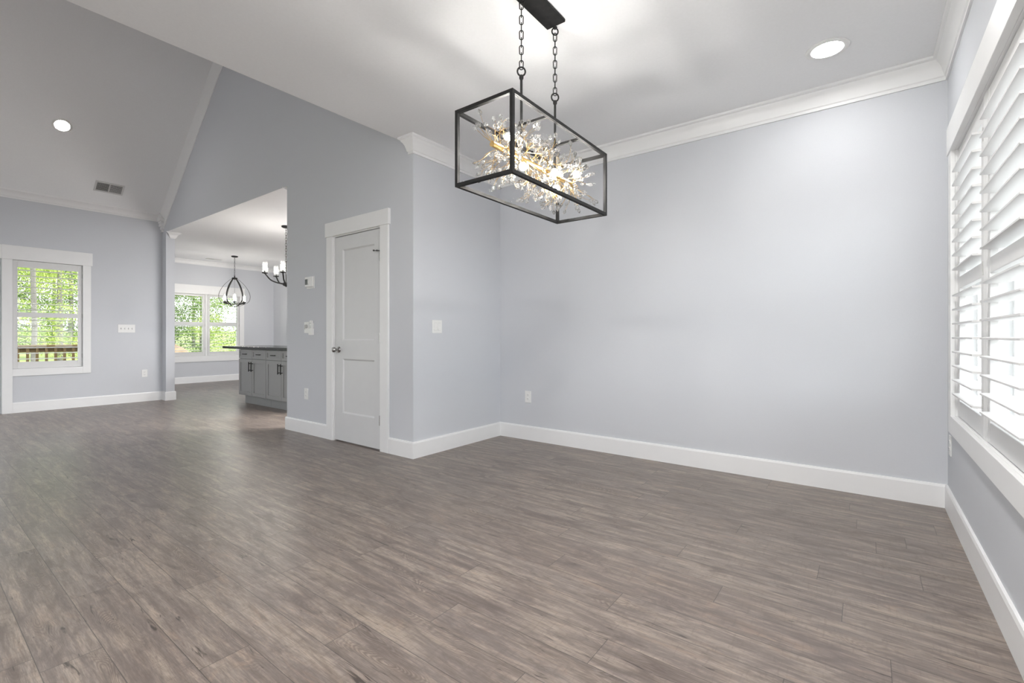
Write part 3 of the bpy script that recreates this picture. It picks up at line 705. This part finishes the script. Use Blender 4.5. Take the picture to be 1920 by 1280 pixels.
# ---------------------------------------------------------------- outside
mb = MB(); n = 40
def gz(x): return -.32 if x > -11 else -.32+(-11-x)*.028
struct('ground_bounce', MB().box(-9.45, 3.9, -40, -6.2, -.6, -.32), M['bounce'])  # unseen pale ground added to bounce daylight up to the ceilings
struct('ground_yard', MB().box(-9.45, 3.9, -6.2, 70, -.6, -.32).box(-9.45, 3.9, -70, -40, -.6, -.32).box(3.9, 60, -70, 70, -.6, -.32), M['yard'])
xs = [-9.45, -11, -15, -20, -28, -40, -90]
for a, b_ in zip(xs, xs[1:]):
    mb.add([(a,-70,gz(a)),(a,70,gz(a)),(b_,70,gz(b_)),(b_,-70,gz(b_))], [(0,1,2,3)])
struct('ground', mb, M['lawn'])
mb = MB()
for k in range(22): mb.box(-6.30-.142*k-.136, -6.30-.142*k, -4.5, -.02, -.10, -.06)
mb.box(-9.42, -6.30, -4.5, -.02, -.25, -.10)
struct('deck', mb, M['deck'])
r = empty('deck_railing', (-9.4,-2.2,-.06), 0, label='brown wooden deck railing with square balusters outside the left window', cat='railing')
obj('top_rail', MB().box(-.07, .07, -2.2, 2.17, .90, .94), M['deck'], r, bevel=.004)
obj('face_board', MB().box(-.035, .005, -2.2, 2.17, .80, .90), M['deck'], r)
obj('bottom_rail', MB().box(-.03, .01, -2.2, 2.17, .08, .17), M['deck'], r)
for k in range(33):
    y = 2.2-.529+.1265*(k-13); 
    if -2.15 < y < 2.15: obj('baluster', MB().box(.006, .044, y-.019, y+.019, .05, .89), M['deck'], r)
for y in (-2.15, .0, 2.12): obj('post', MB().box(-.13, -.036, y-.045, y+.045, 0, .90), M['deck'], r)

def crown_mesh(seed, nleaf, blobs, size):
    g = np.random.default_rng(seed); per = nleaf//len(blobs); V = []
    for (cx, cy, cz, rx, ry, rz_) in blobs:
        d = g.normal(size=(per,3)); d /= np.linalg.norm(d, axis=1, keepdims=True)
        rad = g.uniform(.35, 1, (per,1))**.55
        c = d*rad*np.array([rx,ry,rz_])+np.array([cx,cy,cz])
        u = g.normal(size=(per,3)); u /= np.linalg.norm(u, axis=1, keepdims=True)
        w = np.cross(u, g.normal(size=(per,3))); w /= np.linalg.norm(w, axis=1, keepdims=True)
        s = g.uniform(.6, 1.3, (per,1))*size
        V.append(np.stack([c-u*s, c-w*s*.45, c+u*s, c+w*s*.45], 1))
    V = np.concatenate(V).reshape(-1,3)
    me = bpy.data.meshes.new('crown'); n = len(V)//4
    me.from_pydata(V.tolist(), [], [(4*i,4*i+1,4*i+2,4*i+3) for i in range(n)]); return me
gr = random.Random(5)
def blobs(n, w, z0, z1, br):
    return [(gr.uniform(-w,w), gr.uniform(-w,w), gr.uniform(z0,z1), br*gr.uniform(.7,1.2), br*gr.uniform(.7,1.2), br*gr.uniform(.5,.9)) for _ in range(n)]
kinds = {'lime': (crown_mesh(1, 13000, blobs(16, 1.5, 1.0, 6.5, 1.0), .052), 'leaf_light', 'bright lime green leafy tree standing behind the yard'),
         'mid': (crown_mesh(2, 13000, blobs(16, 1.5, .8, 6.5, 1.0), .052), 'leaf', 'fresh green leafy tree standing behind the yard'),
         'dark': (crown_mesh(3, 15000, blobs(16, 1.5, .6, 6.0, 1.0), .052), 'leaf_dark', 'deep green bushy tree standing behind the yard')}
def tree(kind, x, y, s, label=None, trunk=.11, lean=.0, rz=0):
    me, mt, lb = kinds[kind]
    r = empty('leafy_tree', (x,y,gz(x)), rz, label=label or lb, cat='tree', group='leafy trees behind the yard')
    if not me.materials: me.materials.append(M[mt])
    o = bpy.data.objects.new('crown', me); COL.objects.link(o); o.parent = r; o.scale = (s,s,s)
    obj('trunk', MB().tube([(0,0,-.1),(lean*.3,.02,1.2),(lean,.0,2.8),(lean*1.5,.05,5.0*s)], trunk, 10, taper=.5), M['bark'], r, smooth=60)
T_ = [('mid',-20,-3.1,.7),('lime',-20,.95,.7),('dark',-20,4.4,.66),('lime',-16.5,5.6,.58),('dark',-20,8.1,.66),('mid',-20,12,.7),
      ('dark',-25.5,-3.1,.92),('mid',-25.5,2.2,.92),('mid',-25.5,7.4,.92),('dark',-25.5,12.7,.92),
      ('mid',-32.5,-4,1.2),('dark',-32.5,2.7,1.2),('mid',-32.5,9.4,1.2),('lime',-32.5,16.1,1.2)]
for i, (k, x, y, s) in enumerate(T_): tree(k, x, y, s, rz=i*1.3)
# slim pale trunk in front, seen in the left window
r = empty('slim_tree', (-15.6,-.29,gz(-15.6)), 0, label='slim tree with a straight pale trunk seen through the left window', cat='tree')
obj('trunk', MB().tube([(0,0,-.1),(.02,.03,1.5),(0,-.02,4),(.03,0,7)], .066, 12, taper=.75), M['bark'], r, smooth=60)
me = crown_mesh(9, 2600, [(0,0,6.2,1.4,1.4,1.2),(.5,.6,5.2,.9,.9,.7),(-.4,-.7,4.9,.8,.8,.6)], .085); me.materials.append(M['leaf_light'])
o = bpy.data.objects.new('crown', me); COL.objects.link(o); o.parent = r
# mound beyond the kitchen window
mb = MB(); v = []; f = []; g = random.Random(3)
for i in range(9):
    for k in range(20):
        q = 2*pi*k/20; rr = .78*(1-(i/8))**.55; v.append((rr*cos(q)*(1+.08*g.uniform(-1,1)), rr*sin(q)*(1+.08*g.uniform(-1,1)), 1.0*(i/8)**.9+.03*g.uniform(-1,1)))
for i in range(8):
    for k in range(20): f.append((i*20+k, i*20+(k+1)%20, (i+1)*20+(k+1)%20, (i+1)*20+k))
mb.add(v, f)
o = obj('dirt_mound', mb, M['dirt'], smooth=60, loc=(-15.2,2.98,gz(-15.2)-.03)); tag(o, 'low tan dirt mound on the lawn outside the kitchen window', 'mound')
# white house wing outside the dining window
r = empty('neighbor_house', (6.2,9.0,-.32), 0, label='pale sided house with tall dark windows outside the dining window', cat='house')
w = MB().box(-2.4, 6, 0, 6, 0, 3.6)
for k in range(22): w.prism([(-2.41,-.012,.12+.16*k),(-2.41,0,.12+.16*k),(-2.41,0,.28+.16*k)], (8.42,0,0))
obj('wall', w, M['siding'], r)
obj('roof', MB().prism([(-2.9,-.5,3.5),(-2.9,6.5,3.5),(-2.9,3,5.4)], (9.4,0,0)), M['plastic_dk'], r)
for x in (-1.30, -.97, .4, 1.6):
    f = obj('window_frame', MB().box(x-.07, x+.21, -.05, 0, .25, 2.35).box(x+.055,x+.085,-.06,-.05,.25,2.35).box(x-.07,x+.21,-.06,-.05,1.80,1.86), M['siding'], r)
    obj('pane', MB().box(x-.03, x+.05, -.056, -.051, .29, 2.31).box(x+.09, x+.17, -.056, -.051, .29, 2.31), M['winglass'], f)
